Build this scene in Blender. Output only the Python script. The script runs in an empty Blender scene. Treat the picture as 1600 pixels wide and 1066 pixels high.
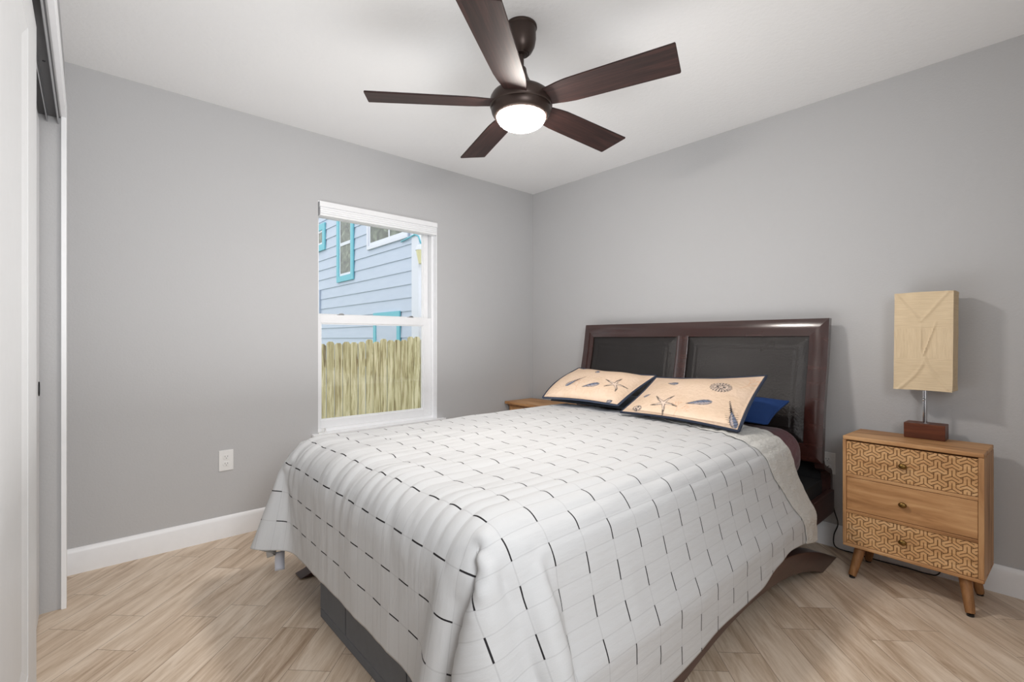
import bpy, bmesh, math, random
import numpy as np
from mathutils import Vector, Matrix

random.seed(7)
S = bpy.context.scene
COL = S.collection
PI = math.pi

# ------------------------------------------------------------------ camera, sky, big lights, exposure
FPX, YAW, CAMH = 742.0, math.radians(48.27), 1.12
cd = bpy.data.cameras.new('camera')
cam = bpy.data.objects.new('camera', cd)
COL.objects.link(cam)
cd.sensor_fit = 'HORIZONTAL'
cd.sensor_width = 36.0
cd.lens = 36.0 * FPX / 1600.0
cd.shift_y = -2.0 / 1600.0
cd.clip_start = 0.02
cam.location = (0, 0, CAMH)
cam.rotation_euler = (PI / 2, 0, YAW - PI / 2)
S.camera = cam

w = bpy.data.worlds.new('overcast_sky')
S.world = w
w.use_nodes = True
bg = w.node_tree.nodes['Background']
bg.inputs['Color'].default_value = (0.95, 0.975, 1.0, 1)
bg.inputs['Strength'].default_value = 1.45


def area(name, loc, rot, sx, sy, power, color):
    l = bpy.data.lights.new(name, 'AREA')
    l.shape = 'RECTANGLE'
    l.size, l.size_y = sx, sy
    l.energy = power
    l.color = color
    l.specular_factor = 0.15
    o = bpy.data.objects.new(name, l)
    o.location, o.rotation_euler = loc, rot
    COL.objects.link(o)
    return o


# added fill lights: one aimed up over the bed, one behind the camera
area('bounce_fill', (1.35, 1.45, 0.74), (PI, 0, 0), 2.0, 2.0, 18, (0.98, 0.99, 1.0))
cam_fill = area('rear_fill', (0.27, -0.55, 1.62), (math.radians(74), 0, math.radians(-14)), 0.6, 0.9, 19, (0.97, 0.985, 1.0))
cam_fill.data.spread = math.radians(140)
GLOBE_STRENGTH = 150.0

vs = S.view_settings
vs.view_transform = 'Standard'
vs.look = 'None'
vs.exposure = 0.13
vs.gamma = 1.0
vs.use_curve_mapping = False
S.cycles.use_denoising = True
S.cycles.max_bounces = 10
S.cycles.diffuse_bounces = 6


# ------------------------------------------------------------------ helpers
def lin(r, g, b):
    f = lambda c: (c / 255 / 12.92) if c / 255 <= 0.04045 else ((c / 255 + 0.055) / 1.055) ** 2.4
    return (f(r), f(g), f(b), 1.0)


class N:
    """small wrapper for building node materials"""

    def __init__(self, name):
        self.m = bpy.data.materials.new(name)
        self.m.use_nodes = True
        self.t = self.m.node_tree
        self.b = self.t.nodes['Principled BSDF']
        self.out = self.t.nodes['Material Output']

    def n(self, typ, **kw):
        nd = self.t.nodes.new(typ)
        for k, v in kw.items():
            if k == 'ins':
                for kk, vv in v.items():
                    self.put(nd.inputs[kk], vv)
            else:
                setattr(nd, k, v)
        return nd

    def put(self, sock, v):
        if isinstance(v, bpy.types.NodeSocket):
            self.t.links.new(v, sock)
        else:
            sock.default_value = v

    def math(self, op, a, b=0.0, c=None):
        nd = self.n('ShaderNodeMath', operation=op)
        self.put(nd.inputs[0], a)
        self.put(nd.inputs[1], b)
        if c is not None:
            self.put(nd.inputs[2], c)
        return nd.outputs[0]

    def coord(self, which='Object'):
        return self.n('ShaderNodeTexCoord').outputs[which]

    def mapping(self, vec, scale=(1, 1, 1), rot=(0, 0, 0), loc=(0, 0, 0)):
        nd = self.n('ShaderNodeMapping')
        self.put(nd.inputs['Vector'], vec)
        nd.inputs['Scale'].default_value = scale
        nd.inputs['Rotation'].default_value = rot
        nd.inputs['Location'].default_value = loc
        return nd.outputs[0]

    def noise(self, vec, scale, detail=4, rough=0.5, dist=0.0):
        nd = self.n('ShaderNodeTexNoise')
        if vec is not None:
            self.put(nd.inputs['Vector'], vec)
        nd.inputs['Scale'].default_value = scale
        nd.inputs['Detail'].default_value = detail
        nd.inputs['Roughness'].default_value = rough
        nd.inputs['Distortion'].default_value = dist
        return nd.outputs['Fac']

    def ramp(self, fac, stops):
        nd = self.n('ShaderNodeValToRGB')
        self.put(nd.inputs[0], fac)
        e = nd.color_ramp.elements
        while len(e) > 1:
            e.remove(e[-1])
        e[0].position, e[0].color = stops[0]
        for p, c in stops[1:]:
            x = e.new(p)
            x.color = c
        return nd.outputs[0]

    def mix(self, fac, a, b, blend='MIX'):
        nd = self.n('ShaderNodeMix', data_type='RGBA', blend_type=blend)
        self.put(nd.inputs[0], fac)
        self.put(nd.inputs[6], a)
        self.put(nd.inputs[7], b)
        return nd.outputs[2]

    def bump(self, h, strength=0.2, dist=0.01):
        nd = self.n('ShaderNodeBump')
        self.put(nd.inputs['Height'], h)
        nd.inputs['Strength'].default_value = strength
        nd.inputs['Distance'].default_value = dist
        self.t.links.new(nd.outputs[0], self.b.inputs['Normal'])

    def set(self, color=None, rough=None, metal=None, spec=None, **kw):
        if color is not None:
            self.put(self.b.inputs['Base Color'], color)
        if rough is not None:
            self.put(self.b.inputs['Roughness'], rough)
        if metal is not None:
            self.put(self.b.inputs['Metallic'], metal)
        if spec is not None:
            self.put(self.b.inputs['Specular IOR Level'], spec)
        for k, v in kw.items():
            self.put(self.b.inputs[k], v)
        return self.m


def plain(name, rgb, rough=0.5, metal=0.0, spec=0.5, bump=None):
    a = N(name)
    c = a.coord()
    k = 0.012 if min(rgb) > 190 else 0.035
    col = a.mix(a.noise(c, 30, 3), lin(*[x * (1 - k) for x in rgb]), lin(*[min(255, x * (1 + k)) for x in rgb]))
    if bump:
        a.bump(a.noise(c, bump[0], 4), bump[1], bump[2])
    return a.set(col, rough, metal, spec)


def painted(name, rgb, rough, scale, strength):
    a = N(name)
    c = a.coord()
    a.bump(a.noise(c, scale, 3, 0.55), strength, 0.004)
    col = a.mix(a.noise(c, 1.1, 2), lin(*[x * 0.985 for x in rgb]), lin(*[min(255, x * 1.01) for x in rgb]))
    return a.set(col, rough, 0, 0.3)


def wood(name, dark, mid, light, axis, rough=0.45, scale=5.0, stretch=14.0, bump=0.08, spec=0.4):
    a = N(name)
    sc = [stretch, stretch, stretch]
    sc[axis] = 1.0
    v = a.mapping(a.coord(), tuple(sc))
    g = a.noise(v, scale, 7, 0.6, 0.6)
    g2 = a.noise(v, scale * 0.35, 3, 0.5, 1.2)
    f = a.math('ADD', a.math('MULTIPLY', g, 0.55), a.math('MULTIPLY', g2, 0.45))
    col = a.ramp(f, [(0.32, lin(*dark)), (0.5, lin(*mid)), (0.68, lin(*light))])
    a.bump(g, bump, 0.003)
    return a.set(col, rough, 0, spec)


M = {}
M['wall'] = painted('grey_wall_paint', (190, 190, 191), 0.75, 110, 0.22)
M['ceiling'] = painted('white_ceiling_paint', (236, 236, 236), 0.85, 45, 0.5)
M['white'] = plain('white_semi_gloss_paint', (240, 241, 243), 0.35, bump=(60, 0.03, 0.002))
M['door'] = plain('white_door_paint', (212, 213, 214), 0.45)
M['vinyl'] = plain('white_vinyl', (240, 241, 243), 0.35)
M['plastic'] = plain('white_plastic', (235, 235, 234), 0.35)
M['black'] = plain('black_plastic', (18, 18, 20), 0.45)
M['metal'] = plain('brushed_aluminium', (190, 190, 192), 0.35, 1.0)
M['dark_gap'] = plain('dark_track_recess', (96, 96, 98), 0.6)
M['chrome'] = plain('chrome', (205, 205, 208), 0.18, 1.0)
M['bronze'] = plain('oil_rubbed_bronze', (62, 50, 45), 0.38, 0.55)
M['brass'] = plain('aged_brass', (132, 104, 58), 0.32, 0.9)
M['blade'] = wood('walnut_blade', (28, 16, 15), (46, 28, 25), (68, 42, 38), 0, 0.52, 6, 18, spec=0.3)
M['bed'] = wood('dark_mahogany', (46, 25, 22), (56, 30, 26), (66, 37, 32), 1, 0.2, 3, 10, 0.02, 0.5)
for k_ in ('bed',):
    pb = M[k_].node_tree.nodes['Principled BSDF']
    pb.inputs['Coat Weight'].default_value = 0.7
    pb.inputs['Coat Roughness'].default_value = 0.17
M['bed_rail'] = wood('dark_mahogany_rail', (50, 32, 30), (64, 42, 39), (76, 52, 48), 0, 0.32, 3, 10, 0.02, 0.5)
M['mango'] = wood('mango_wood', (132, 88, 52), (188, 140, 94), (220, 176, 128), 1, 0.5, 3.6, 8)
M['mango_side'] = wood('mango_wood_side', (140, 98, 64), (184, 138, 94), (208, 164, 118), 2, 0.5, 4.5, 9)
M['mango_leg'] = wood('mango_wood_leg', (112, 76, 46), (150, 106, 66), (176, 130, 86), 2, 0.5, 6, 9)
M['lamp_wood'] = wood('walnut_lamp_base', (74, 36, 20), (98, 50, 28), (118, 64, 38), 1, 0.4, 5, 9)
M['storage'] = plain('charcoal_fabric', (112, 115, 120), 0.8, 0, 0.2, (700, 0.15, 0.001))
M['storage_line'] = plain('charcoal_seam', (40, 41, 43), 0.9, 0, 0.1)
M['navy'] = plain('navy_cotton', (52, 58, 72), 0.9, 0, 0.15, (500, 0.2, 0.001))
M['blue'] = plain('blue_cotton', (36, 62, 112), 0.9, 0, 0.15, (400, 0.2, 0.001))
M['grey_cotton'] = plain('dark_grey_cotton', (70, 74, 80), 0.9, 0, 0.15, (400, 0.2, 0.001))
M['platform'] = plain('black_platform', (20, 20, 22), 0.8)

a = N('burgundy_sheet')
c = a.coord()
a.bump(a.noise(a.mapping(c, (3, 3, 9)), 3, 4), 0.5, 0.02)
M['sheet'] = a.set(a.mix(a.noise(c, 6), lin(84, 44, 52), lin(102, 58, 66)), 0.85, 0, 0.15, **{'Sheen Weight': 0.2})

a = N('black_bonded_leather')
c = a.coord()
vo = a.n('ShaderNodeTexVoronoi', ins={'Vector': c, 'Scale': 320.0})
a.bump(a.math('ADD', vo.outputs['Distance'], a.math('MULTIPLY', a.noise(c, 90, 3), 2.0)), 0.35, 0.003)
M['leather'] = a.set(a.mix(a.noise(c, 12), lin(25, 21, 20), lin(36, 31, 29)), 0.27, 0, 0.45)

# wood-look porcelain planks laid on the diagonal
a = N('wood_look_plank_tile')
sep = a.n('ShaderNodeSeparateXYZ', ins={0: a.coord()})
X, Y = sep.outputs[0], sep.outputs[1]
q = a.math('MULTIPLY', a.math('SUBTRACT', Y, X), 0.70710678)
r = a.math('MULTIPLY', a.math('ADD', Y, X), 0.70710678)
PW, PL = 0.149, 0.6175
qs = a.math('DIVIDE', a.math('SUBTRACT', q, 1.000 - 40 * PW), PW)
row = a.math('FLOOR', qs)
fq = a.math('FRACT', qs)
off = a.math('MODULO', a.math('MULTIPLY', row, 0.387), 1.0)
for rk, joint in ((0, .490), (2, .611), (3, .3925), (5, .497), (-2, .33), (-11, .406), (-12, .507), (-14, .046), (-16, .609)):
    base_off = ((rk + 40) * 0.387) % 1.0
    off = a.math('ADD', off, a.math('MULTIPLY', a.math('COMPARE', row, rk + 40.0, 0.1), 1.0 - joint / PL - base_off))
rs_ = a.math('ADD', a.math('DIVIDE', r, PL), a.math('ADD', off, 30.0))
colm = a.math('FLOOR', rs_)
fr = a.math('FRACT', rs_)
wn = a.n('ShaderNodeTexWhiteNoise', noise_dimensions='2D')
cmb = a.n('ShaderNodeCombineXYZ', ins={0: row, 1: colm})
a.put(wn.inputs['Vector'], cmb.outputs[0])
rnd, rndc = wn.outputs['Value'], wn.outputs['Color']
gv = a.n('ShaderNodeCombineXYZ', ins={0: a.math('MULTIPLY', q, 9.0), 1: a.math('ADD', a.math('MULTIPLY', r, 1.1), a.math('MULTIPLY', rnd, 37.0)), 2: a.math('MULTIPLY', rnd, 11.0)})
g1 = a.noise(gv.outputs[0], 1.7, 9, 0.66, 1.1)
gv2 = a.n('ShaderNodeCombineXYZ', ins={0: a.math('MULTIPLY', q, 46.0), 1: a.math('ADD', a.math('MULTIPLY', r, 2.4), a.math('MULTIPLY', rnd, 19.0)), 2: rnd})
g2 = a.noise(gv2.outputs[0], 2.5, 6, 0.65, 0.5)
gg = a.math('ADD', a.math('MULTIPLY', g1, 0.62), a.math('ADD', a.math('MULTIPLY', g2, 0.30), a.math('MULTIPLY', a.math('SUBTRACT', rnd, 0.5), 0.09)))
col = a.ramp(gg, [(0.27, lin(146, 120, 96)), (0.42, lin(198, 176, 153)), (0.53, lin(219, 201, 181)), (0.68, lin(236, 221, 203))])
e1 = a.math('LESS_THAN', a.math('MULTIPLY', a.math('MINIMUM', fq, a.math('SUBTRACT', 1.0, fq)), PW), 0.0009)
e2 = a.math('LESS_THAN', a.math('MULTIPLY', a.math('MINIMUM', fr, a.math('SUBTRACT', 1.0, fr)), PL), 0.0009)
grout = a.math('MAXIMUM', e1, e2)
col = a.mix(a.math('MULTIPLY', grout, 0.75), col, lin(104, 84, 66))
a.bump(a.math('SUBTRACT', a.math('MULTIPLY', g2, 0.4), grout), 0.25, 0.002)
M['floor'] = a.set(col, a.math('ADD', 0.34, a.math('MULTIPLY', g2, 0.2)), 0, 0.4)

# quilt: white gauze with charcoal running-stitch dashes; UVs are in metres
ROWP, DASHP = 0.115, 0.104
a = N('white_stitched_quilt')
sep = a.n('ShaderNodeSeparateXYZ', ins={0: a.coord('UV')})
u, v = sep.outputs[0], sep.outputs[1]
us = a.math('DIVIDE', a.math('SUBTRACT', u, 0.72 - 20.5 * ROWP), ROWP)
rw = a.math('FLOOR', us)
du = a.math('MULTIPLY', a.math('ABSOLUTE', a.math('SUBTRACT', a.math('FRACT', us), 0.5)), ROWP)
odd = a.math('MULTIPLY', a.math('MODULO', rw, 2.0), 0.5)
vsn = a.math('ADD', a.math('DIVIDE', a.math('SUBTRACT', v, 0.895), DASHP), a.math('ADD', odd, 30.0))
fv = a.math('FRACT', vsn)
inrow = a.math('LESS_THAN', du, 0.0021)
dash = a.math('MULTIPLY', inrow, a.math('LESS_THAN', fv, 0.50))
d2 = a.math('MULTIPLY', a.math('ABSOLUTE', a.math('SUBTRACT', a.math('FRACT', a.math('MULTIPLY', vsn, 2.0)), 0.5)), DASHP * 0.5)
seam_v = a.math('GREATER_THAN', d2, DASHP * 0.25 - 0.0011)
seam = a.math('MAXIMUM', a.math('LESS_THAN', du, 0.0016), seam_v)
uv3 = a.n('ShaderNodeCombineXYZ', ins={0: u, 1: v, 2: 0.0})
weave = a.noise(a.mapping(uv3.outputs[0], (1, 2.2, 1)), 420, 3, 0.6)
soft = a.noise(a.mapping(uv3.outputs[0], (1, 4, 1)), 16, 4, 0.55)
cloth = a.mix(weave, lin(189, 190, 191), lin(201, 202, 203))
cloth = a.mix(a.math('MULTIPLY', seam, 0.28), cloth, lin(150, 150, 152))
cloth = a.mix(dash, cloth, lin(46, 44, 46))
ridge = a.math('SMOOTH_MIN', a.math('MULTIPLY', d2, 30.0), 0.35, 0.2)
hgt = a.math('ADD', a.math('MULTIPLY', soft, 0.7), a.math('ADD', a.math('MULTIPLY', weave, 0.10), a.math('MULTIPLY', ridge, 0.6)))
a.bump(hgt, 0.30, 0.006)
M['quilt'] = a.set(cloth, 0.95, 0, 0.1)
a = N('quilt_turned_edge')
c = a.coord('UV')
vv = a.mapping(c, (1.0, 2.0, 1))
pk = a.noise(vv, 55, 4, 0.6)
a.bump(pk, 0.7, 0.01)
M['quilt_back'] = a.set(a.mix(pk, lin(196, 195, 191), lin(212, 211, 207)), 0.95, 0, 0.1)

# printed pillow shams: the print is a colour attribute
a = N('printed_sham_cotton')
at = a.n('ShaderNodeAttribute', attribute_name='print')
c = a.coord('UV')
pk = a.noise(c, 70, 4, 0.6, 0.8)
vo = a.n('ShaderNodeTexVoronoi', ins={'Vector': c, 'Scale': 42.0})
a.bump(a.math('ADD', a.math('MULTIPLY', vo.outputs['Distance'], 0.8), pk), 0.65, 0.007)
tint = a.mix(a.noise(c, 7, 4), lin(252, 249, 246), lin(238, 229, 221))
M['sham'] = a.set(a.mix(0.8, at.outputs['Color'], tint, 'MULTIPLY'), 0.9, 0, 0.12)

# carved drawer front: groove attribute gives the burnt line
a = N('carved_mango')
v = a.mapping(a.coord(), (9, 1, 9))
g = a.noise(v, 4.5, 6, 0.6, 0.6)
base = a.ramp(g, [(0.3, lin(190, 142, 96)), (0.5, lin(214, 168, 118)), (0.7, lin(228, 188, 142))])
at = a.n('ShaderNodeAttribute', attribute_name='groove')
M['carved'] = a.set(a.mix(at.outputs['Fac'], base, lin(92, 60, 32)), 0.55, 0, 0.3)

# mulberry-paper shade
a = N('pleated_paper_shade')
sep = a.n('ShaderNodeSeparateXYZ', ins={0: a.coord()})
z = sep.outputs[2]
midband = a.math('MULTIPLY', a.math('GREATER_THAN', z, 1.035), a.math('LESS_THAN', z, 1.172))
hz = a.noise(a.mapping(a.coord(), (12, 12, 190)), 1.0, 3, 0.6, 0.3)
vt = a.noise(a.mapping(a.coord(), (150, 150, 14)), 1.0, 3, 0.6, 0.3)
pl = a.mix(midband, hz, vt)
a.bump(pl, 0.55, 0.004)
col = a.mix(pl, lin(202, 180, 148), lin(230, 210, 178))
M['shade'] = a.set(col, 0.85, 0, 0.1, **{'Transmission Weight': 0.0})

# outdoors
a = N('blue_lap_siding_paint')
c = a.coord()
M['siding'] = a.set(a.mix(a.noise(a.mapping(c, (1, 1, 5)), 3, 4), lin(188, 200, 218), lin(202, 212, 228)), 0.6, 0, 0.3)
M['teal'] = plain('teal_trim_paint', (112, 190, 206), 0.5)
M['ext_white'] = plain('white_exterior_paint', (222, 226, 236), 0.5)
a = N('treated_pine_picket')
oi = a.n('ShaderNodeObjectInfo')
vv = a.n('ShaderNodeVectorMath', operation='ADD')
a.put(vv.inputs[0], a.mapping(a.coord(), (14, 14, 1.1)))
cx_ = a.n('ShaderNodeCombineXYZ', ins={0: a.math('MULTIPLY', oi.outputs['Random'], 90.0), 2: a.math('MULTIPLY', oi.outputs['Random'], 13.0)})
a.put(vv.inputs[1], cx_.outputs[0])
g = a.noise(vv.outputs[0], 2.4, 6, 0.6, 0.8)
col = a.ramp(g, [(0.30, lin(112, 96, 70)), (0.43, lin(172, 162, 122)), (0.55, lin(208, 200, 162)), (0.66, lin(224, 214, 184))])
col = a.mix(a.math('MULTIPLY', oi.outputs['Random'], 0.25), col, lin(176, 158, 124))
vo = a.n('ShaderNodeTexVoronoi', ins={'Vector': vv.outputs[0], 'Scale': 0.55})
kn = a.math('LESS_THAN', vo.outputs['Distance'], 0.13)
col = a.mix(a.math('MULTIPLY', kn, 0.7), col, lin(84, 66, 44))
a.bump(g, 0.2, 0.01)
M['picket'] = a.set(col, 0.85, 0, 0.2)
a = N('dark_window_glass')
c = a.coord()
g = a.noise(c, 6, 5, 0.65, 0.8)
M['dark_glass'] = a.set(a.ramp(g, [(0.35, lin(64, 70, 62)), (0.55, lin(104, 112, 98)), (0.7, lin(150, 160, 142))]), 0.12, 0, 0.5)
M['amber'] = plain('frosted_lantern_glass', (222, 216, 170), 0.4)
M['grass'] = plain('lawn_green', (96, 116, 70), 0.95, 0, 0.1, (60, 0.5, 0.02))

a = N('window_glass')
tr = a.n('ShaderNodeBsdfTransparent')
gl = a.n('ShaderNodeBsdfGlossy')
gl.inputs['Roughness'].default_value = 0.02
fr_ = a.n('ShaderNodeFresnel')
fr_.inputs['IOR'].default_value = 1.25
ms = a.n('ShaderNodeMixShader', ins={0: fr_.outputs[0]})
a.t.links.new(tr.outputs[0], ms.inputs[1])
a.t.links.new(gl.outputs[0], ms.inputs[2])
a.t.links.new(ms.outputs[0], a.out.inputs['Surface'])
M['glass'] = a.m

a = N('lit_frosted_globe')
a.set((0.9, 0.88, 0.84, 1), 0.3, **{'Emission Color': (1.0, 0.935, 0.87, 1), 'Emission Strength': GLOBE_STRENGTH})
M['globe'] = a.m


# ------------------------------------------------------------------ mesh builders
class MB:
    def __init__(self):
        self.v, self.f = [], []

    def add(self, verts, faces, mat=None):
        b = len(self.v)
        self.v += [tuple(mat @ Vector(p)) if mat is not None else tuple(p) for p in verts]
        self.f += [tuple(i + b for i in f) for f in faces]
        return self

    def box(self, lo, hi, mat=None):
        (x0, y0, z0), (x1, y1, z1) = lo, hi
        return self.add([(x0, y0, z0), (x1, y0, z0), (x1, y1, z0), (x0, y1, z0), (x0, y0, z1), (x1, y0, z1), (x1, y1, z1), (x0, y1, z1)],
                        [(0, 3, 2, 1), (4, 5, 6, 7), (0, 1, 5, 4), (1, 2, 6, 5), (2, 3, 7, 6), (3, 0, 4, 7)], mat)

    def lathe(self, prof, seg=48, mat=None):
        v, f = [], []
        n = len(prof)
        for i in range(seg):
            t = 2 * PI * i / seg
            for r_, z_ in prof:
                v.append((r_ * math.cos(t), r_ * math.sin(t), z_))
        for i in range(seg):
            j = (i + 1) % seg
            for k in range(n - 1):
                f.append((i * n + k, j * n + k, j * n + k + 1, i * n + k + 1))
        return self.add(v, f, mat)

    def prism(self, poly, lo, hi, axis, mat=None):
        """extrude polygon (list of 2D) along an axis between lo and hi"""
        def p3(p, t):
            if axis == 0: return (t, p[0], p[1])
            if axis == 1: return (p[0], t, p[1])
            return (p[0], p[1], t)
        n = len(poly)
        v = [p3(p, lo) for p in poly] + [p3(p, hi) for p in poly]
        f = [tuple(range(n))[::-1], tuple(range(n, 2 * n))]
        for i in range(n):
            j = (i + 1) % n
            f.append((i, j, n + j, n + i))
        return self.add(v, f, mat)

    def tube(self, pts, rad, seg=10):
        pts = [Vector(p) for p in pts]
        v, f = [], []
        up = Vector((0.31, 0.17, 0.93))
        for i, p in enumerate(pts):
            d = (pts[min(i + 1, len(pts) - 1)] - pts[max(i - 1, 0)]).normalized()
            s = d.cross(up).normalized()
            t = s.cross(d)
            rr = rad[i] if isinstance(rad, (list, tuple)) else rad
            for k in range(seg):
                an = 2 * PI * k / seg
                v.append(tuple(p + (s * math.cos(an) + t * math.sin(an)) * rr))
        for i in range(len(pts) - 1):
            for k in range(seg):
                l = (k + 1) % seg
                f.append((i * seg + k, i * seg + l, (i + 1) * seg + l, (i + 1) * seg + k))
        f.append(tuple(range(seg))[::-1])
        f.append(tuple((len(pts) - 1) * seg + k for k in range(seg)))
        return self.add(v, f)

    def grid(self, P):
        """P: (nu, nv, 3) array of points"""
        nu, nv = P.shape[:2]
        idx = np.arange(nu * nv).reshape(nu, nv)
        f = np.stack([idx[:-1, :-1], idx[1:, :-1], idx[1:, 1:], idx[:-1, 1:]], -1).reshape(-1, 4)
        return self.add(P.reshape(-1, 3).tolist(), f.tolist())

    def build(self, name, mat, parent=None, bevel=0.0, seg=2, smooth=False, recalc=True):
        me = bpy.data.meshes.new(name)
        me.from_pydata(self.v, [], self.f)
        if recalc:
            bm = bmesh.new()
            bm.from_mesh(me)
            bmesh.ops.recalc_face_normals(bm, faces=bm.faces)
            bm.to_mesh(me)
            bm.free()
        o = bpy.data.objects.new(name, me)
        COL.objects.link(o)
        me.materials.append(M[mat] if isinstance(mat, str) else mat)
        if parent is not None:
            o.parent = parent
            o.matrix_parent_inverse = parent.matrix_basis.inverted()
        if bevel:
            b = o.modifiers.new('bevel', 'BEVEL')
            b.width, b.segments, b.limit_method = bevel, seg, 'ANGLE'
            b.angle_limit = math.radians(40)
        if smooth:
            me.polygons.foreach_set('use_smooth', [True] * len(me.polygons))
            if smooth is not True:
                me.set_sharp_from_angle(angle=math.radians(smooth))
        return o


def tag(o, label=None, cat=None, group=None, kind=None):
    if label: o['label'] = label
    if cat: o['category'] = cat
    if group: o['group'] = group
    if kind: o['kind'] = kind
    return o


def thing(name, label, cat, loc, group=None):
    o = bpy.data.objects.new(name, None)
    o.empty_display_size = 0.1
    o.location = loc
    COL.objects.link(o)
    return tag(o, label, cat, group)


def struct(o):
    o['kind'] = 'structure'
    return o


def B(lo, hi, m=None):
    return MB().box(lo, hi, m)


# ------------------------------------------------------------------ room shell
WX0, WX1, WY0, WY1, H = -0.085, 3.015, -0.95, 3.093, 2.44
OY0, OY1, OZ = 0.55, 2.712, 2.045          # closet opening
struct(B((-0.9, WY0 - 0.1, -0.05), (WX1 + 0.15, WY1 + 0.15, 0)).build('floor', 'floor'))
struct(B((-0.9, WY0 - 0.1, H), (WX1 + 0.15, WY1 + 0.15, H + 0.1)).build('ceiling', 'ceiling'))
struct(B((WX1, WY0 - 0.1, 0), (WX1 + 0.15, WY1 + 0.15, H)).build('wall_east', 'wall'))
struct(B((-0.9, WY0 - 0.1, 0), (WX1, WY0, H)).build('wall_south', 'wall'))
WL, WR, WB, WT = 1.096, 1.991, 0.505, 2.012   # window opening
nb = MB()
WLB = 1.062
nb.box((-0.9, WY1, 0), (WL, WY1 + 0.045, H)).box((-0.9, WY1 + 0.045, 0), (WLB, WY1 + 0.15, H)).box((WR, WY1, 0), (WX1, WY1 + 0.15, H))
nb.box((WL, WY1, 0), (WR, WY1 + 0.15, WB)).box((WL, WY1, WT), (WR, WY1 + 0.15, H))
nb.box((WLB, WY1 + 0.045, 0), (WL, WY1 + 0.15, WB)).box((WLB, WY1 + 0.045, WT), (WL, WY1 + 0.15, H))
struct(nb.build('wall_north', 'wall'))
wb = MB()
wb.box((WX0 - 0.07, OY1 + 0.012, 0), (WX0, WY1, H))
wb.box((WX0 - 0.07, OY0, OZ), (WX0, OY1 + 0.012, H))
wb.box((WX0 - 0.07, WY0, 0), (WX0, OY0, H))
struct(wb.build('wall_west', 'wall'))
cb = MB()
cb.box((-0.90, OY0 - 0.3, 0), (-0.80, WY1, H)).box((-0.80, OY0 - 0.3, 0), (WX0 - 0.07, OY0 - 0.2, H))
cb.box((-0.80, OY1 + 0.05, 0), (WX0 - 0.07, WY1, H))
struct(cb.build('wall_closet', 'wall'))

# closet casing, header and track
CW = 0.0165
c1 = MB().box((WX0, OY1, 0), (WX0 + CW, OY1 + 0.07, OZ + 0.07))
struct(c1.build('trim_1', 'white', None, 0.0015))
c2 = MB().box((WX0, OY0 - 0.07, OZ), (WX0 + CW, OY1 - 0.0005, OZ + 0.07))
struct(c2.build('trim_2', 'white', None, 0.0015))
t = MB()
t.box((-0.150, OY0, OZ - 0.004), (-0.088, OY1 + 0.01, OZ - 0.001))
tr = struct(t.build('trim_3', 'dark_gap'))
for x in (-0.0935, -0.126, -0.1535):
    MB().box((x - 0.0015, OY0, OZ - 0.03), (x + 0.0015, OY1 + 0.008, OZ - 0.004)).build('track_lip', 'metal', tr)
MB().lathe([(0, 0), (0.004, 0), (0.004, 0.002), (0, 0.003)], 12, Matrix.Translation((-0.11, 2.2, OZ - 0.006))).build('track_screw', 'black', tr)


def sliding_door(name, xf, y0, y1, z0, z1, th=0.03):
    """panel door with one raised field; its face looks to +x"""
    ys = [y0, y0 + 0.25, y1 - 0.25, y1]
    zs = [z0, z0 + 0.285, z1 - 0.125, z1]
    d = MB().box((xf - th, y0, z0), (xf - 0.010, y1, z1))
    for lo, hi in (((y0, z0), (ys[1], z1)), ((ys[2], z0), (y1, z1)), ((ys[1], z0), (ys[2], zs[1])), ((ys[1], zs[2]), (ys[2], z1))):
        d.box((xf - 0.010, lo[0], lo[1]), (xf, hi[0], hi[1]))
    o = struct(d.build(name, 'door', None, 0.0008))
    b, iy0, iy1, iz0, iz1 = 0.034, ys[1], ys[2], zs[1], zs[2]
    p = MB()
    out = [(xf - 0.001, iy0, iz0), (xf - 0.001, iy1, iz0), (xf - 0.001, iy1, iz1), (xf - 0.001, iy0, iz1)]
    mid = [(xf - 0.009, iy0 + b, iz0 + b), (xf - 0.009, iy1 - b, iz0 + b), (xf - 0.009, iy1 - b, iz1 - b), (xf - 0.009, iy0 + b, iz1 - b)]
    p.add(out + mid, [(0, 1, 5, 4), (1, 2, 6, 5), (2, 3, 7, 6), (3, 0, 4, 7), (4, 5, 6, 7)])
    p.build('panel', 'door', o)
    return o


sliding_door('door_1', -0.110, 0.95, 1.905, 0.012, 2.008)
d2_ = sliding_door('door_2', -0.148, 1.74, 2.700, 0.012, 2.008)
pull = MB()
pull.lathe([(0, 0), (0.018, 0), (0.0195, 0.0015), (0.0195, 0.003), (0.021, 0.0035), (0.021, 0.0), (0, -0.001)], 28,
           Matrix.Translation((-0.148, 2.655, 0.925)) @ Matrix.Scale(1.35, 4, (0, 0, 1)) @ Matrix.Rotation(PI / 2, 4, 'Y'))
pull.build('finger_pull', 'black', d2_, smooth=40)


# baseboards with a stepped, eased top
def base_profile(t=0.014, h=0.122):
    return [(0, 0), (t, 0), (t, h - 0.022), (t - 0.003, h - 0.014), (t - 0.007, h - 0.004), (t - 0.010, h), (0, h)]


pr = base_profile()
mb = MB().prism([(WY1 - a_, b_) for a_, b_ in pr], WX0 + 0.0005, WX1 - 0.001, 0)
struct(mb.build('baseboard_north', 'white', smooth=30))
mb = MB().prism([(WX1 - a_, b_) for a_, b_ in pr], WY0 + 0.001, WY1 - 0.015, 1)
struct(mb.build('baseboard_east', 'white', smooth=30))

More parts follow.
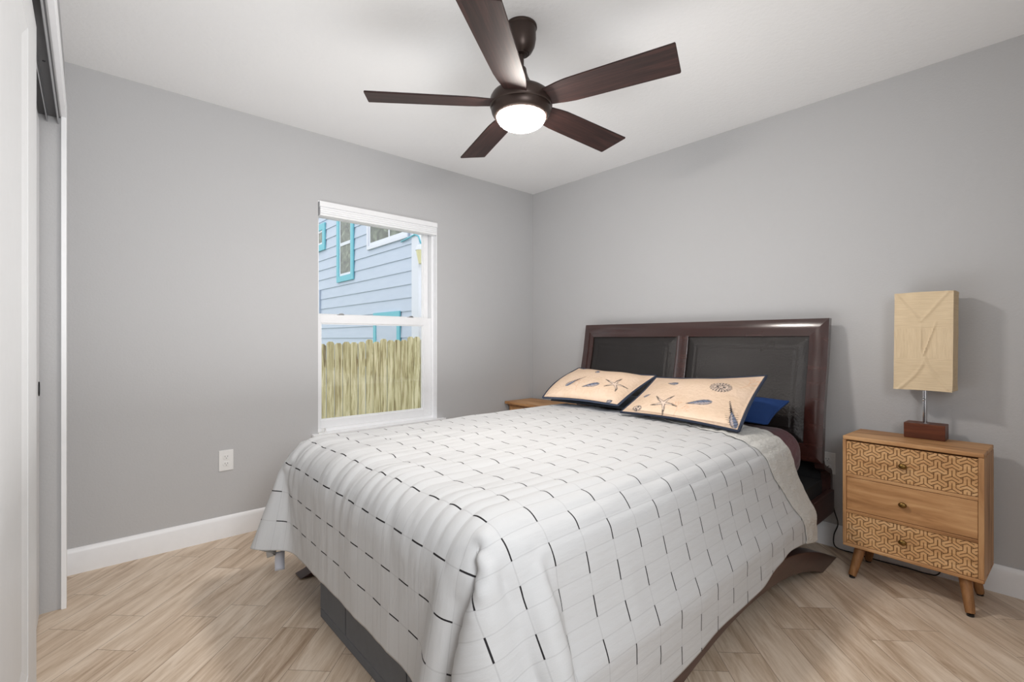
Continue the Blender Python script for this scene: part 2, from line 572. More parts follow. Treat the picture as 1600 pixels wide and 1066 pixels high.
# ------------------------------------------------------------------ window
wf = MB()
FY0, FY1 = WY1 + 0.045, WY1 + 0.13
wf.box((WLB, FY0 + .001, WT - 0.03), (WR, FY1, WT)).box((WLB, FY0 + .001, WB), (WLB + 0.016, FY1, WT - 0.03)).box((WR - 0.022, FY0, WB), (WR, FY1, WT - 0.03))
wf.box((WLB + 0.016, FY0 + .001, WB), (WR - 0.022, FY1, WB + 0.035))
win = struct(wf.build('window_1', 'vinyl', None, 0.002))
lin_ = MB()
lin_.box((WR - 0.006, WY1 + 0.001, WB), (WR, FY0, WT)).box((WL, WY1 + 0.001, WT - 0.006), (WR, FY0, WT))
lin_.build('jamb_liner', 'vinyl', win)


def sash(name, y0, y1, z0, z1, x0, x1, st, sr, tr_, br):
    s = MB()
    s.box((x0, y0, z0), (x0 + st, y1, z1)).box((x1 - sr, y0, z0), (x1, y1, z1))
    s.box((x0 + st, y0, z1 - tr_), (x1 - sr, y1, z1)).box((x0 + st, y0, z0), (x1 - sr, y1, z0 + br))
    o = s.build(name, 'vinyl', win, 0.002)
    ym = (y0 + y1) / 2
    bd = MB()   # glazing bead
    for lo, hi in (((x0 + st, z0 + br), (x0 + st + .008, z1 - tr_)), ((x1 - sr - .008, z0 + br), (x1 - sr, z1 - tr_)),
                   ((x0 + st + .008, z1 - tr_ - .008), (x1 - sr - .008, z1 - tr_)), ((x0 + st + .008, z0 + br), (x1 - sr - .008, z0 + br + .008))):
        bd.box((lo[0], y0 + 0.008, lo[1]), (hi[0], y1 - 0.004, hi[1]))
    bd.build('glazing_bead', 'vinyl', o)
    MB().box((x0 + st, ym - 0.002, z0 + br), (x1 - sr, ym + 0.002, z1 - tr_)).build('pane', 'glass', o)
    return o


sash('lower_sash', FY0 + 0.010, FY0 + 0.040, WB + 0.035, 1.285, WLB + 0.017, WR - 0.022, 0.054, 0.062, 0.055, 0.050)
sash('upper_sash', FY0 + 0.044, FY0 + 0.072, 1.255, WT - 0.03, WLB + 0.017, WR - 0.026, 0.048, 0.038, 0.045, 0.030)
for xk in (1.27, 1.80):
    lk = MB().box((xk - 0.022, FY0 + 0.014, 1.285), (xk + 0.022, FY0 + 0.034, 1.292)).box((xk - 0.010, FY0 + 0.012, 1.292), (xk + 0.016, FY0 + 0.026, 1.297))
    lk.build('sash_lock', 'metal', win, 0.002)
sl = MB().box((WL - 0.042, WY1 - 0.042, WB - 0.004), (WR + 0.055, WY1 - 0.0005, WB + 0.016)).box((WL + 0.001, WY1 - 0.001, WB), (WR - 0.001, FY0 + 0.004, WB + 0.016))
sl.build('window_sill', 'white', win, 0.004, 3)
ap = MB().prism([(WL - 0.036, WB - 0.004), (WR + 0.049, WB - 0.004), (WR + 0.040, WB - 0.016), (WR + 0.026, WB - 0.072), (WL - 0.014, WB - 0.072), (WL - 0.028, WB - 0.016)], WY1 - 0.024, WY1 - 0.0005, 1)
ap.build('sill_apron', 'white', win, 0.002)

# cellular shade drawn up into its head rail
sh = thing('window_shade', 'white cellular window shade drawn fully up under the top of the window', 'blind', ((WL + WR) / 2, WY1 + 0.01, 1.96))
hr = MB()
prof = [(WY1 - 0.012, 1.976), (WY1 - 0.014, 2.010), (WY1 + 0.040, 2.0055), (WY1 + 0.040, 1.976)]
hr.prism(prof, WL + 0.008, WR - 0.008, 0)
hr.build('head_rail', 'vinyl', sh, 0.002)
ce = MB()
pz = [1.976, 1.972, 1.965, 1.958, 1.951, 1.944, 1.937, 1.932]
fr_p = [(WY1 - (0.010 if i % 2 else 0.005), z_) for i, z_ in enumerate(pz)]
bk_p = [(WY1 + (0.036 if i % 2 else 0.031), z_) for i, z_ in enumerate(pz)][::-1]
ce.prism(fr_p + bk_p, WL + 0.012, WR - 0.012, 0)
ce.build('stacked_cells', 'vinyl', sh)
MB().box((WL + 0.010, WY1 - 0.012, 1.918), (WR - 0.010, WY1 + 0.036, 1.932)).build('bottom_rail', 'vinyl', sh, 0.003)
for xe in (WL + 0.0065, WR - 0.0095):
    MB().box((xe, WY1 - 0.015, 1.974), (xe + 0.003, WY1 + 0.038, 2.0055)).build('end_cap', 'vinyl', sh)

rg = MB()
rp = [(0.0135 + 0.0042 * math.cos(t_), 0.0042 * math.sin(t_)) for t_ in np.linspace(0, 2 * PI, 13)]
rg.lathe(rp, 24, Matrix.Translation((1.128, WY1 - 0.018, WB + 0.0335)) @ Matrix.Rotation(0.5, 4, 'Z') @ Matrix.Rotation(PI / 2, 4, 'X'))
rg.box((1.090, WY1 - 0.030, WB + 0.0165), (1.122, WY1 - 0.012, WB + 0.024))
tag(rg.build('cord_cleat', 'plastic', None, smooth=40), 'small white plastic ring on the near end of the window sill', 'cleat')


# ------------------------------------------------------------------ outlets
def outlet(name, label, origin, rotz, extra=False):
    """duplex wall outlet; local +y points into the room"""
    t = thing(name, label, 'outlet', origin)
    m = Matrix.Translation(origin) @ Matrix.Rotation(rotz, 4, 'Z')
    MB().box((-0.036, 0.0002, -0.058), (0.036, 0.006, 0.058), m).build('cover_plate', 'plastic', t, 0.002)
    for s in (-1, 1):
        poly = [(0.0165 * math.cos(k) * 1.0, max(-0.0125, min(0.0125, 0.0165 * math.sin(k))) + s * 0.0195) for k in np.linspace(0, 2 * PI, 25)[:-1]]
        rc = MB().prism(poly, 0.006, 0.0085, 1, m).build('receptacle', 'plastic', t, 0.0006)
        ss = MB()
        for dx in (-0.0062, 0.0062):
            ss.box((dx - 0.0009, 0.0083, s * 0.0195 - 0.0005), (dx + 0.0009, 0.0087, s * 0.0195 + 0.0075), m)
        ss.lathe([(0, 0), (0.0022, 0), (0.0022, 0.0004), (0, 0.0004)], 10, m @ Matrix.Translation((0, 0.0083, s * 0.0195 - 0.0065)) @ Matrix.Rotation(-PI / 2, 4, 'X'))
        ss.build('slots', 'dark_gap', rc)
    return t


outlet('wall_outlet', 'white duplex outlet low on the window wall between closet and window', (0.583, WY1, 0.436), PI)
outlet('wall_outlet', 'white outlet on the headboard wall half hidden beside the headboard', (WX1, 0.788, 0.448), PI / 2)

# ------------------------------------------------------------------ ceiling fan
FX, FY = 1.360, 1.467
fan = thing('ceiling_fan', 'five-bladed dark walnut and bronze ceiling fan with lit white globe', 'ceiling fan', (FX, FY, H))
T0 = Matrix.Translation((FX, FY, 0))
MB().lathe([(0, H - 0.0005), (0.066, H - 0.0005), (0.067, H - 0.008), (0.062, H - 0.012), (0.0625, H - 0.055), (0.057, H - 0.085), (0.045, H - 0.108), (0.034, H - 0.118), (0.031, H - 0.116), (0.028, H - 0.120), (0.018, H - 0.122), (0, H - 0.120)], 56, T0).build('canopy', 'bronze', fan, smooth=40)
MB().lathe([(0, 2.33), (0.0115, 2.33), (0.0115, 2.255), (0, 2.255)], 24, T0).build('downrod', 'bronze', fan, smooth=40)
mh = [(0, 2.266), (0.018, 2.266), (0.022, 2.260), (0.024, 2.245), (0.031, 2.222), (0.044, 2.200), (0.060, 2.183), (0.085, 2.168), (0.108, 2.158), (0.122, 2.147), (0.1295, 2.134), (0.131, 2.122), (0.131, 2.101), (0.1285, 2.0965), (0.126, 2.0955), (0.1265, 2.092), (0.127, 2.089), (0.123, 2.074), (0.116, 2.062), (0.109, 2.056), (0.1025, 2.056), (0.102, 2.062), (0, 2.062)]
MB().lathe(mh, 72, T0).build('motor_housing', 'bronze', fan, smooth=50)
gp = [(0.1015, 2.060)] + [(0.1020 * math.cos(t_), 2.056 - 0.051 * math.sin(t_)) for t_ in np.linspace(0.02, PI / 2, 18)]
gp[-1] = (0, gp[-1][1])
MB().lathe(gp, 64, T0).build('light_globe', 'globe', fan, smooth=True)


def blade_mesh(ang):
    half = [(0.118, 0.047), (0.150, 0.052), (0.185, 0.059), (0.225, 0.0640), (0.30, 0.066), (0.45, 0.069), (0.60, 0.072), (0.628, 0.0725)]
    neg = [(0.642, -0.068), (0.640, -0.0735)] + [(r_, -w_) for r_, w_ in reversed(half)]
    poly = half + [(0.632, 0.071), (0.634, 0.066)] + neg
    m = T0 @ Matrix.Translation((0, 0, 2.114)) @ Matrix.Rotation(ang, 4, 'Z') @ Matrix.Rotation(math.radians(-12), 4, 'X')
    b = MB().prism(poly, -0.0035, 0.0035, 2)
    return b, m


for k in range(5):
    b, m = blade_mesh(math.radians(-0.33 + 72 * k))
    o = b.build('blade', 'blade', None, 0.0015)
    o.parent = fan
    o.matrix_parent_inverse = fan.matrix_basis.inverted()
    o.matrix_basis = m

# ------------------------------------------------------------------ bed frame
bed = thing('bed_frame', 'dark mahogany bed frame with leather-panelled headboard and arched legs', 'bed', (1.8, 1.57, 0))
HZ = [0.21, 0.499, 0.759, 1.022, 1.234]
HX = [2.772, 2.776, 2.806, 2.866, 2.900]


def hbx(z):
    return float(np.interp(z, HZ, HX))


HBY0, HBY1, HBZ0, HBZ1 = 0.752, 2.387, 0.490, 1.234
RW = 0.088


def hb_member(corners_out, corners_in, n=26, bulge=0.0065, th=0.045):
    """one mitred frame member: lofted between an outer and an inner edge, with a rolled face"""
    (o0, o1), (i0, i1) = corners_out, corners_in
    prof = [(0, th)] + [(t_, 0.004 - bulge * math.sin(PI * t_)) for t_ in np.linspace(0, 1, 15)] + [(1, th)]
    P = np.zeros((len(prof), n, 3))
    for a_, (t_, off) in enumerate(prof):
        for b_ in range(n):
            s = b_ / (n - 1)
            y = (o0[0] * (1 - s) + o1[0] * s) * (1 - t_) + (i0[0] * (1 - s) + i1[0] * s) * t_
            z_ = (o0[1] * (1 - s) + o1[1] * s) * (1 - t_) + (i0[1] * (1 - s) + i1[1] * s) * t_
            P[a_, b_] = (hbx(z_) + off, y, z_)
    b = MB().grid(P)
    k = len(prof)
    b.f.append(tuple(i * n for i in range(k)))
    b.f.append(tuple(i * n + n - 1 for i in range(k))[::-1])
    back = (0, n - 1, (k - 1) * n + n - 1, (k - 1) * n)
    for j in range(n - 1):
        b.f.append((j, (k - 1) * n + j, (k - 1) * n + j + 1, j + 1))
    return b


oc = [(HBY0, HBZ0), (HBY1, HBZ0), (HBY1, HBZ1), (HBY0, HBZ1)]
ic = [(HBY0 + RW, HBZ0 + RW), (HBY1 - RW, HBZ0 + RW), (HBY1 - RW, HBZ1 - RW - 0.006), (HBY0 + RW, HBZ1 - RW - 0.006)]
for i, nm in enumerate(['bottom_rail', 'stile', 'top_rail', 'stile']):
    j = (i + 1) % 4
    hb_member((oc[i], oc[j]), (ic[i], ic[j])).build(nm, 'bed', bed, smooth=35)
MY0, MY1 = 1.530, 1.607
n = 24
zs = np.linspace(HBZ0 + RW - 0.005, HBZ1 - RW, n)
prof = [(0, .04), (0, .002)] + [(t_, -0.004 * math.sin(PI * t_)) for t_ in np.linspace(0.05, 0.95, 6)] + [(1, .002), (1, .04)]
P = np.array([[(hbx(z_) + off, MY0 + (MY1 - MY0) * t_, z_) for z_ in zs] for t_, off in prof])
MB().grid(P).build('mullion', 'bed', bed, smooth=35)


def leather(y0, y1):
    z0, z1 = HBZ0 + RW, HBZ1 - RW - 0.006
    ny, nz = 90, 80
    ys_, zs_ = np.linspace(y0, y1, ny), np.linspace(z0, z1, nz)
    P = np.zeros((ny, nz, 3))
    for i, y in enumerate(ys_):
        for j, z_ in enumerate(zs_):
            d = min(y - y0, y1 - y, z_ - z0, z1 - z_)
            bd = 0.062
            e = min(1, d / bd)
            h_ = 0.005 + 0.013 * math.sin(e * PI / 2)
            h_ -= 0.004 * math.exp(-((d - bd) / 0.004) ** 2)
            if d > bd:
                h_ += 0.003 * math.sin(PI * (y - y0) / (y1 - y0)) * math.sin(PI * (z_ - z0) / (z1 - z0))
            P[i, j] = (hbx(z_) + 0.016 - h_, y, z_)
    return MB().grid(P)


leather(HBY0 + RW - 0.002, MY0 + 0.001).build('leather_panel', 'leather', bed, smooth=True)
leather(MY1 - 0.001, HBY1 - RW + 0.002).build('leather_panel', 'leather', bed, smooth=True)
bk = MB()
P = np.array([[(hbx(z_) + 0.034, y, z_), (hbx(z_) + 0.042, y, z_)] for y in (HBY0 + 0.03, HBY1 - 0.03) for z_ in (0,)]) if False else None
zs = np.linspace(HBZ0 + 0.02, HBZ1 - 0.02, 16)
P = np.array([[(hbx(z_) + 0.036, y, z_) for z_ in zs] for y in (HBY0 + 0.02, HBY1 - 0.02)])
o = MB().grid(P).build('back_board', 'platform', bed)
so = o.modifiers.new('thick', 'SOLIDIFY')
so.thickness = 0.008
post = [(2.80, 0.50), (2.822, 0.50), (2.840, 0.472), (2.890, 0.452), (2.935, 0.440), (2.956, 0.424), (2.962, 0.40), (2.962, 0.205), (2.928, 0.205), (2.928, 0.395), (2.915, 0.415), (2.870, 0.432), (2.825, 0.452)]
for y0, y1 in ((HBY0, HBY0 + 0.045), (HBY1 - 0.045, HBY1)):
    MB().prism(post, y0, y1, 1).build('headboard_post', 'bed_rail', bed, 0.002)
MB().box((2.930, HBY0 + 0.046, 0.22), (2.950, HBY1 - 0.046, 0.50)).build('lower_panel', 'platform', bed)
RY0, RY1, RX0 = 0.735, 2.385, 0.672
for y0, y1 in ((RY0, RY0 + 0.028), (RY1 - 0.028, RY1)):
    MB().box((RX0 + 0.03, y0, 0.215), (2.927, y1, 0.332)).build('side_rail', 'bed_rail', bed, 0.004)
MB().box((RX0, RY0, 0.192), (RX0 + 0.03, RY1, 0.332)).build('foot_rail', 'bed_rail', bed, 0.004)
MB().box((RX0 + 0.03, RY0 + 0.03, 0.30), (2.828, RY1 - 0.03, 0.395)).build('slat_platform', 'platform', bed)


def arch(y0, y1):
    up, lo = [], []
    for t_ in np.linspace(0, 1, 49):
        x = 0.735 + (2.868 - 0.735) * t_
        up.append((x, 0.242 - (2.2 - math.sqrt(2.2 ** 2 - (x - 1.80) ** 2)) * 0.90))
    for t_ in np.linspace(0, 1, 41):
        x = 0.965 + (2.635 - 0.965) * t_
        lo.append((x, 0.160 - (1.83 - math.sqrt(1.83 ** 2 - (x - 1.80) ** 2)) * 0.80))
    up = [(x, max(0.004, z_)) for x, z_ in up]
    lo = [(x, max(0.0, z_)) for x, z_ in lo]
    n1, n2 = len(up), len(lo)
    # resample both to a strip
    k = 60
    U = np.array(up)[np.round(np.linspace(0, n1 - 1, k)).astype(int)]
    L = np.array(lo)[np.round(np.linspace(0, n2 - 1, k)).astype(int)]
    ux = np.linspace(0.735, 2.868, k)
    U = np.stack([ux, np.interp(ux, [p[0] for p in up], [p[1] for p in up])], 1)
    lx = np.linspace(0.965, 2.635, k)
    L = np.stack([lx, np.interp(lx, [p[0] for p in lo], [p[1] for p in lo])], 1)
    b = MB()
    v, f = [], []
    for i in range(k):
        v += [(U[i, 0], y0, U[i, 1]), (L[i, 0], y0, L[i, 1]), (L[i, 0], y1, L[i, 1]), (U[i, 0], y1, U[i, 1])]
    for i in range(k - 1):
        for s in range(4):
            t2 = (s + 1) % 4
            f.append((i * 4 + s, i * 4 + t2, i * 4 + 4 + t2, i * 4 + 4 + s))
    f += [(0, 1, 2, 3), tuple((k - 1) * 4 + s for s in (3, 2, 1, 0))]
    b.add(v, f)
    return b


arch(0.708, 0.780).build('arched_leg', 'bed_rail', bed, 0.003, smooth=35)
arch(2.305, 2.385).build('arched_leg', 'bed_rail', bed, 0.003, smooth=35)

# storage boxes under the foot of the bed
st = thing('storage_box', 'charcoal fabric storage box on the floor under the foot of the bed', 'storage box', (0.86, 1.5, 0))
MB().box((0.706, 0.905, 0.001), (1.05, 1.948, 0.185)).build('box_body', 'storage', st, 0.003)
for y0, y1 in ((1.699, 1.948), (1.254, 1.693), (0.905, 1.248)):
    MB().box((0.699, y0, 0.040), (0.7058, y1, 0.184)).build('front_panel', 'storage', st, 0.002)
MB().box((0.700, 0.905, 0.001), (0.7058, 1.948, 0.037)).build('plinth', 'storage', st, 0.002)

# ------------------------------------------------------------------ mattress with burgundy sheet
MX0, MX1, MYA, MYB, MZ0, MZ1 = 0.668, 2.765, 0.815, 2.225, 0.397, 0.664
mt = MB().box((MX0, MYA, MZ0), (MX1, MYB, MZ1)).build('mattress', 'sheet', None, 0.115, 8, smooth=True)
tag(mt, 'mattress fitted with a burgundy sheet, bare near the headboard', 'mattress')

# ------------------------------------------------------------------ quilt (draped by a short cloth run)
QX0, QX1, QY0, QY1 = 0.262, 2.50, 0.285, 2.53
STEP = 0.03


def drape():
    nu, nv = int((QX1 - QX0) / STEP) + 1, int((QY1 - QY0) / STEP) + 1
    uu, vv = np.linspace(QX0, QX1, nu), np.linspace(QY0, QY1, nv)
    G = np.zeros((nu, nv, 3))
    G[..., 0], G[..., 1] = np.meshgrid(uu, vv, indexing='ij')
    G[..., 2] = 0.6835
    # the side hem runs a little higher towards the head
    lift = 0.07 * np.clip((G[..., 0] - 0.7) / 1.8, 0, 1) + 0.010 * np.sin(G[..., 0] * 9.0) + 0.045 * np.exp(-((G[..., 0] - 2.1) / 0.25) ** 2)
    G[..., 0] -= 0.12 * np.clip((G[..., 1] - 0.40) / 0.45, 0, 1) * np.clip((G[..., 0] - 1.8) / 0.7, 0, 1)
    G[..., 1] += lift * np.clip((1.0 - G[..., 1]) / (1.0 - QY0), 0, 1)
    cols_ = []
    for lo, hi, off in (((0.645, 0.795, 0.10), (2.80, 2.245, 0.672), 0.13), ((0.668, 0.727, 0.0), (2.80, 2.392, 0.336), 0.015)):
        col = MB().box(lo, hi).build('collider', 'sheet')
        bm = bmesh.new()
        bm.from_mesh(col.data)
        bmesh.ops.bevel(bm, geom=[e for e in bm.edges if max(v_.co.z for v_ in e.verts) > 0.3], offset=off, segments=8, affect='EDGES', profile=0.5)
        bm.to_mesh(col.data)
        bm.free()
        col.modifiers.new('collision', 'COLLISION')
        col.collision.thickness_outer = 0.006
        col.collision.cloth_friction = 12
        cols_.append(col)
    q_ = MB().grid(G).build('cloth_run', 'quilt', recalc=False)
    pin = q_.vertex_groups.new(name='pin')
    inside = [i for i, p_ in enumerate(G.reshape(-1, 3)) if 0.84 < p_[0] and 1.0 < p_[1] < 2.05]
    pin.add(inside, 1.0, 'REPLACE')
    md = q_.modifiers.new('cloth', 'CLOTH')
    cs = md.settings
    cs.vertex_group_mass = 'pin'
    cs.quality = 7
    cs.mass = 0.35
    cs.tension_stiffness = cs.compression_stiffness = 25
    cs.shear_stiffness = 8
    cs.bending_stiffness = 3.0
    cs.air_damping = 3.0
    cs.tension_damping = cs.compression_damping = cs.shear_damping = 10
    md.collision_settings.distance_min = 0.006
    md.collision_settings.collision_quality = 3
    md.collision_settings.use_self_collision = True
    md.collision_settings.self_distance_min = 0.008
    md.point_cache.frame_start, md.point_cache.frame_end = 1, 90
    S.frame_start, S.frame_end = 1, 90
    for f_ in range(1, 76):
        S.frame_set(f_)
    ev = q_.evaluated_get(bpy.context.evaluated_depsgraph_get())
    me = ev.to_mesh()
    co = np.zeros(len(me.vertices) * 3)
    me.vertices.foreach_get('co', co)
    ev.to_mesh_clear()
    for o in [q_] + cols_:
        d = o.data
        bpy.data.objects.remove(o)
        bpy.data.meshes.remove(d)
    S.frame_set(1)
    return uu, vv, G, co.reshape(nu, nv, 3)


def refine(P, k):
    """bicubic (Catmull-Rom) refinement of a point grid by factor k along both axes"""
    def ref1(A):
        n_ = A.shape[0]
        E = np.concatenate([2 * A[:1] - A[1:2], A, 2 * A[-1:] - A[-2:-1]], 0)
        out = []
        for i in range(n_ - 1):
            p0, p1, p2, p3 = E[i], E[i + 1], E[i + 2], E[i + 3]
            for j in range(k):
                t_ = j / k
                out.append(0.5 * (2 * p1 + (p2 - p0) * t_ + (2 * p0 - 5 * p1 + 4 * p2 - p3) * t_ ** 2 + (3 * p1 - p0 - 3 * p2 + p3) * t_ ** 3))
        out.append(A[-1])
        return np.array(out)
    return ref1(ref1(P).transpose(1, 0, 2)).transpose(1, 0, 2)


def normals(P):
    a_ = np.gradient(P, axis=0)
    b_ = np.gradient(P, axis=1)
    n_ = np.cross(a_, b_)
    return n_ / np.maximum(1e-9, np.linalg.norm(n_, axis=-1, keepdims=True))


rng = np.random.RandomState(3)


def vnoise(x, y, seed=0):
    """smooth value noise on arrays"""
    r_ = np.random.RandomState(seed)
    T = r_.rand(256, 256)
    xi, yi = np.floor(x).astype(int), np.floor(y).astype(int)
    xf, yf = x - xi, y - yi
    xf, yf = xf * xf * (3 - 2 * xf), yf * yf * (3 - 2 * yf)
    g_ = lambda i, j: T[i % 256, j % 256]
    return (g_(xi, yi) * (1 - xf) + g_(xi + 1, yi) * xf) * (1 - yf) + (g_(xi, yi + 1) * (1 - xf) + g_(xi + 1, yi + 1) * xf) * yf


uu, vv, G0, Q = drape()
K = 5
Qf = refine(Q, K)
uf = np.interp(np.arange(Qf.shape[0]) / K, np.arange(len(uu)), uu)
vf = np.interp(np.arange(Qf.shape[1]) / K, np.arange(len(vv)), vv)
G0f = refine(G0, K)
UU, VV = G0f[..., 0], G0f[..., 1]
NN = normals(Qf)
# puffed channels running the length of the bed and a soft random rumple
half = DASHP / 2
ch = np.abs(np.sin(PI * (VV - 0.895) / half))
amp = (0.0012 + 0.0042 * np.clip((Qf[..., 2] - 0.58) / 0.08, 0, 1)) * (0.15 + 1.2 * vnoise(UU * 1.6, VV / half * 0.9 + 7, 1) ** 1.5)
edge_fade = np.clip((Qf[..., 2] - 0.45) / 0.2, 0.35, 1)
rump = (vnoise(UU * 5 + 3, VV * 26 + vnoise(UU * 4, VV * 4, 5) * 3, 2) - 0.5) * (0.006 + 0.005 * np.clip((1.3 - UU) / 0.5, 0, 1) * np.clip((VV - 1.0) / 0.5, 0, 1)) + (vnoise(UU * 2.2, VV * 9, 4) - 0.5) * 0.010
Qf = Qf + NN * (0.010 + (amp * ch + rump) * edge_fade)[..., None]


def cloth_object(name, P, U, V, mat, parent=None, thick=0.006):
    o = MB().grid(P).build(name, mat, parent, smooth=True, recalc=False)
    me = o.data
    uvl = me.uv_layers.new(name='uv')
    li = np.zeros(len(me.loops), int)
    me.loops.foreach_get('vertex_index', li)
    uvs = np.stack([U.ravel()[li], V.ravel()[li]], 1)
    uvl.data.foreach_set('uv', uvs.ravel())
    if thick:
        sm = o.modifiers.new('thick', 'SOLIDIFY')
        sm.thickness, sm.offset = thick, -1.0
    return o


quilt = cloth_object('quilt', Qf, UU, VV, 'quilt', None, 0.007)
tag(quilt, 'white quilt with charcoal dash stitching spread over the bed', 'quilt')
# turned-back edge at the head end, widening down the side nearest the carved nightstand
nb_ = 60
cols = [j for j in range(len(vf)) if vf[j] < 1.66]
P = np.zeros((nb_, len(cols), 3))
Uo, Vo = np.zeros((nb_, len(cols))), np.zeros((nb_, len(cols)))
NN2 = normals(Qf)
for jj, j in enumerate(cols):
    wd = float(np.interp(vf[j], [0.15, 0.30, 0.42, 0.62, 0.80, 0.90, 1.27, 1.66], [0.12, 0.13, 0.17, 0.27, 0.33, 0.33, 0.17, 0.03])) + 0.006 * math.sin(vf[j] * 31)
    for i in range(nb_):
        s = i / (nb_ - 1)
        fi = (Qf.shape[0] - 1) - s * wd / (STEP / K)
        i0 = int(max(0, min(Qf.shape[0] - 2, math.floor(fi))))
        t_ = fi - i0
        p = Qf[i0, j] * (1 - t_) + Qf[i0 + 1, j] * t_
        lift = 0.006 * min(1, s * wd / 0.02) ** 0.5 * min(1, (1 - s) * wd / 0.05) + 0.004
        P[i, jj] = p + NN2[i0, j] * (lift + 0.004 * float(vnoise(np.array(j * 0.22), np.array(s * wd * 38), 8)))
        Uo[i, jj], Vo[i, jj] = s * wd, vf[j]
cloth_object('turned_edge', P[::-1].copy(), Uo, Vo, 'quilt_back', quilt, 0.004)
# care label at the far foot corner
cn = Vector(Qf[0, -1])
nj = int(np.argmin(np.abs(vf - 2.44)))
p0 = Vector(Qf[0, nj])
tg = MB()
P = np.array([[(p0.x + 0.006 + 0.038 * k_, p0.y - 0.010 * k_ + 0.004 * math.sin(s * 30), p0.z + 0.014 - s) for s in np.linspace(0, 0.085, 8)] for k_ in (0, 0.5, 1)])
M['label'] = plain('satin_label', (206, 210, 222), 0.4)
cl = tg.grid(P).build('care_label', 'label', quilt, smooth=True)
cl.modifiers.new('thick', 'SOLIDIFY').thickness = 0.001
cl['label'] = 'small satin care label'


# ------------------------------------------------------------------ pillows
NAVY = np.array(lin(40, 48, 66)[:3])
INK = np.array(lin(38, 41, 50)[:3])
SKY = np.array(lin(108, 118, 140)[:3])
TAN = np.array(lin(212, 190, 168)[:3])
PALE = np.array(lin(226, 208, 194)[:3])


def seg_d(x, y, x0, y0, x1, y1):
    dx, dy = x1 - x0, y1 - y0
    t_ = np.clip(((x - x0) * dx + (y - y0) * dy) / (dx * dx + dy * dy), 0, 1)
    return np.hypot(x - x0 - t_ * dx, y - y0 - t_ * dy), t_


def lay(C, mask, col):
    return C * (1 - mask[..., None]) + col * mask[..., None]


def sm(d, w_=0.0012):
    return np.clip(0.5 - d / (2 * w_), 0, 1)


def starfish(C, x, y, cx, cy, R, rot):
    for k_ in range(5):
        an = rot + k_ * 2 * PI / 5 + 0.12 * math.sin(k_ * 2.3)
        bx, by = cx + R * (0.9 + 0.15 * math.sin(k_ * 1.7)) * math.cos(an), cy + R * math.sin(an)
        mx, my = cx + 0.55 * R * math.cos(an + 0.10), cy + 0.55 * R * math.sin(an + 0.10)
        for (x0, y0, x1, y1, w0, w1) in ((cx, cy, mx, my, 0.012, 0.007), (mx, my, bx, by, 0.007, 0.0028)):
            d, t_ = seg_d(x, y, x0, y0, x1, y1)
            wd = w0 + (w1 - w0) * t_
            C = lay(C, sm(d - wd) * 0.92, INK)
    for k_ in range(5):
        an = rot + k_ * 2 * PI / 5 + 0.12 * math.sin(k_ * 2.3)
        mx, my = cx + 0.6 * R * math.cos(an + 0.06), cy + 0.6 * R * math.sin(an + 0.06)
        d, t_ = seg_d(x, y, cx, cy, mx, my)
        C = lay(C, sm(d - (0.0075 - 0.0055 * t_)), PALE * 0.9)
    return C


def shell(C, x, y, cx, cy, L, W, rot, ribs=5, body=None):
    ca, sa = math.cos(rot), math.sin(rot)
    p, q_ = (x - cx) * ca + (y - cy) * sa, -(x - cx) * sa + (y - cy) * ca
    tt = np.clip(p / L + 0.5, 0, 1)
    wd = W * np.sin(PI * tt ** 0.7) ** 0.8 * (1.05 - 0.55 * tt)
    inside = (np.abs(p) < L / 2)
    d = np.where(inside, np.abs(q_) - wd, 1.0)
    C = lay(C, sm(d), INK)
    C = lay(C, sm(d + 0.0028), SKY if body is None else body)
    rib = np.abs(np.sin((p / L * ribs + q_ / (W + 1e-6) * 0.45) * PI)) < 0.30
    C = lay(C, sm(d + 0.0028) * rib * 0.75, INK)
    hi = sm(d + 0.006) * (q_ > wd * 0.15)
    C = lay(C, hi * 0.45, PALE)
    return C


def scallop(C, x, y, cx, cy, R):
    p, q_ = x - cx, (y - cy) * 1.25
    rr, an = np.hypot(p, q_), np.arctan2(p, -q_)
    d = rr - R * (0.93 + 0.05 * np.abs(np.sin(an * 9)))
    C = lay(C, sm(d), INK)
    C = lay(C, sm(d + 0.003) * (np.abs(np.sin(an * 9)) > 0.55), PALE * 0.8)
    return C


def murex(C, x, y, cx, cy, L, rot):
    ca, sa = math.cos(rot), math.sin(rot)
    for k_ in range(9):
        t_ = k_ / 8
        bx, by = cx + (t_ - 0.5) * L * 0.8 * ca, cy + (t_ - 0.5) * L * 0.8 * sa
        for s in (-1, 1):
            ln = 0.030 * math.sin(PI * (0.2 + 0.7 * t_)) + 0.008
            d, tt = seg_d(x, y, bx, by, bx + ln * math.cos(rot + s * 1.3), by + ln * math.sin(rot + s * 1.3))
            C = lay(C, sm(d - 0.0022 * (1 - tt)), INK)
    d, tt = seg_d(x, y, cx, cy, cx + L * 0.85 * ca, cy + L * 0.85 * sa)
    C = lay(C, sm(d - (0.008 - 0.0065 * tt)), INK)
    return shell(C, x, y, cx - 0.1 * L * ca, cy - 0.1 * L * sa, L * 0.85, 0.023, rot, 6)


def coral(C, x, y, cx, cy, s, seed):
    r_ = random.Random(seed)
    fade = np.array(lin(206, 160, 132)[:3])
    def br(x0, y0, an, ln, dep, C):
        x1, y1 = x0 + ln * math.cos(an), y0 + ln * math.sin(an)
        d, t_ = seg_d(x, y, x0, y0, x1, y1)
        C = lay(C, sm(d - 0.0014) * 0.7, fade)
        if dep:
            for da in (-0.5, 0.45):
                C = br(x1, y1, an + da + r_.uniform(-.2, .2), ln * 0.72, dep - 1, C)
        return C
    return br(cx, cy, 1.4 + r_.uniform(-.4, .4), s, 4, C)


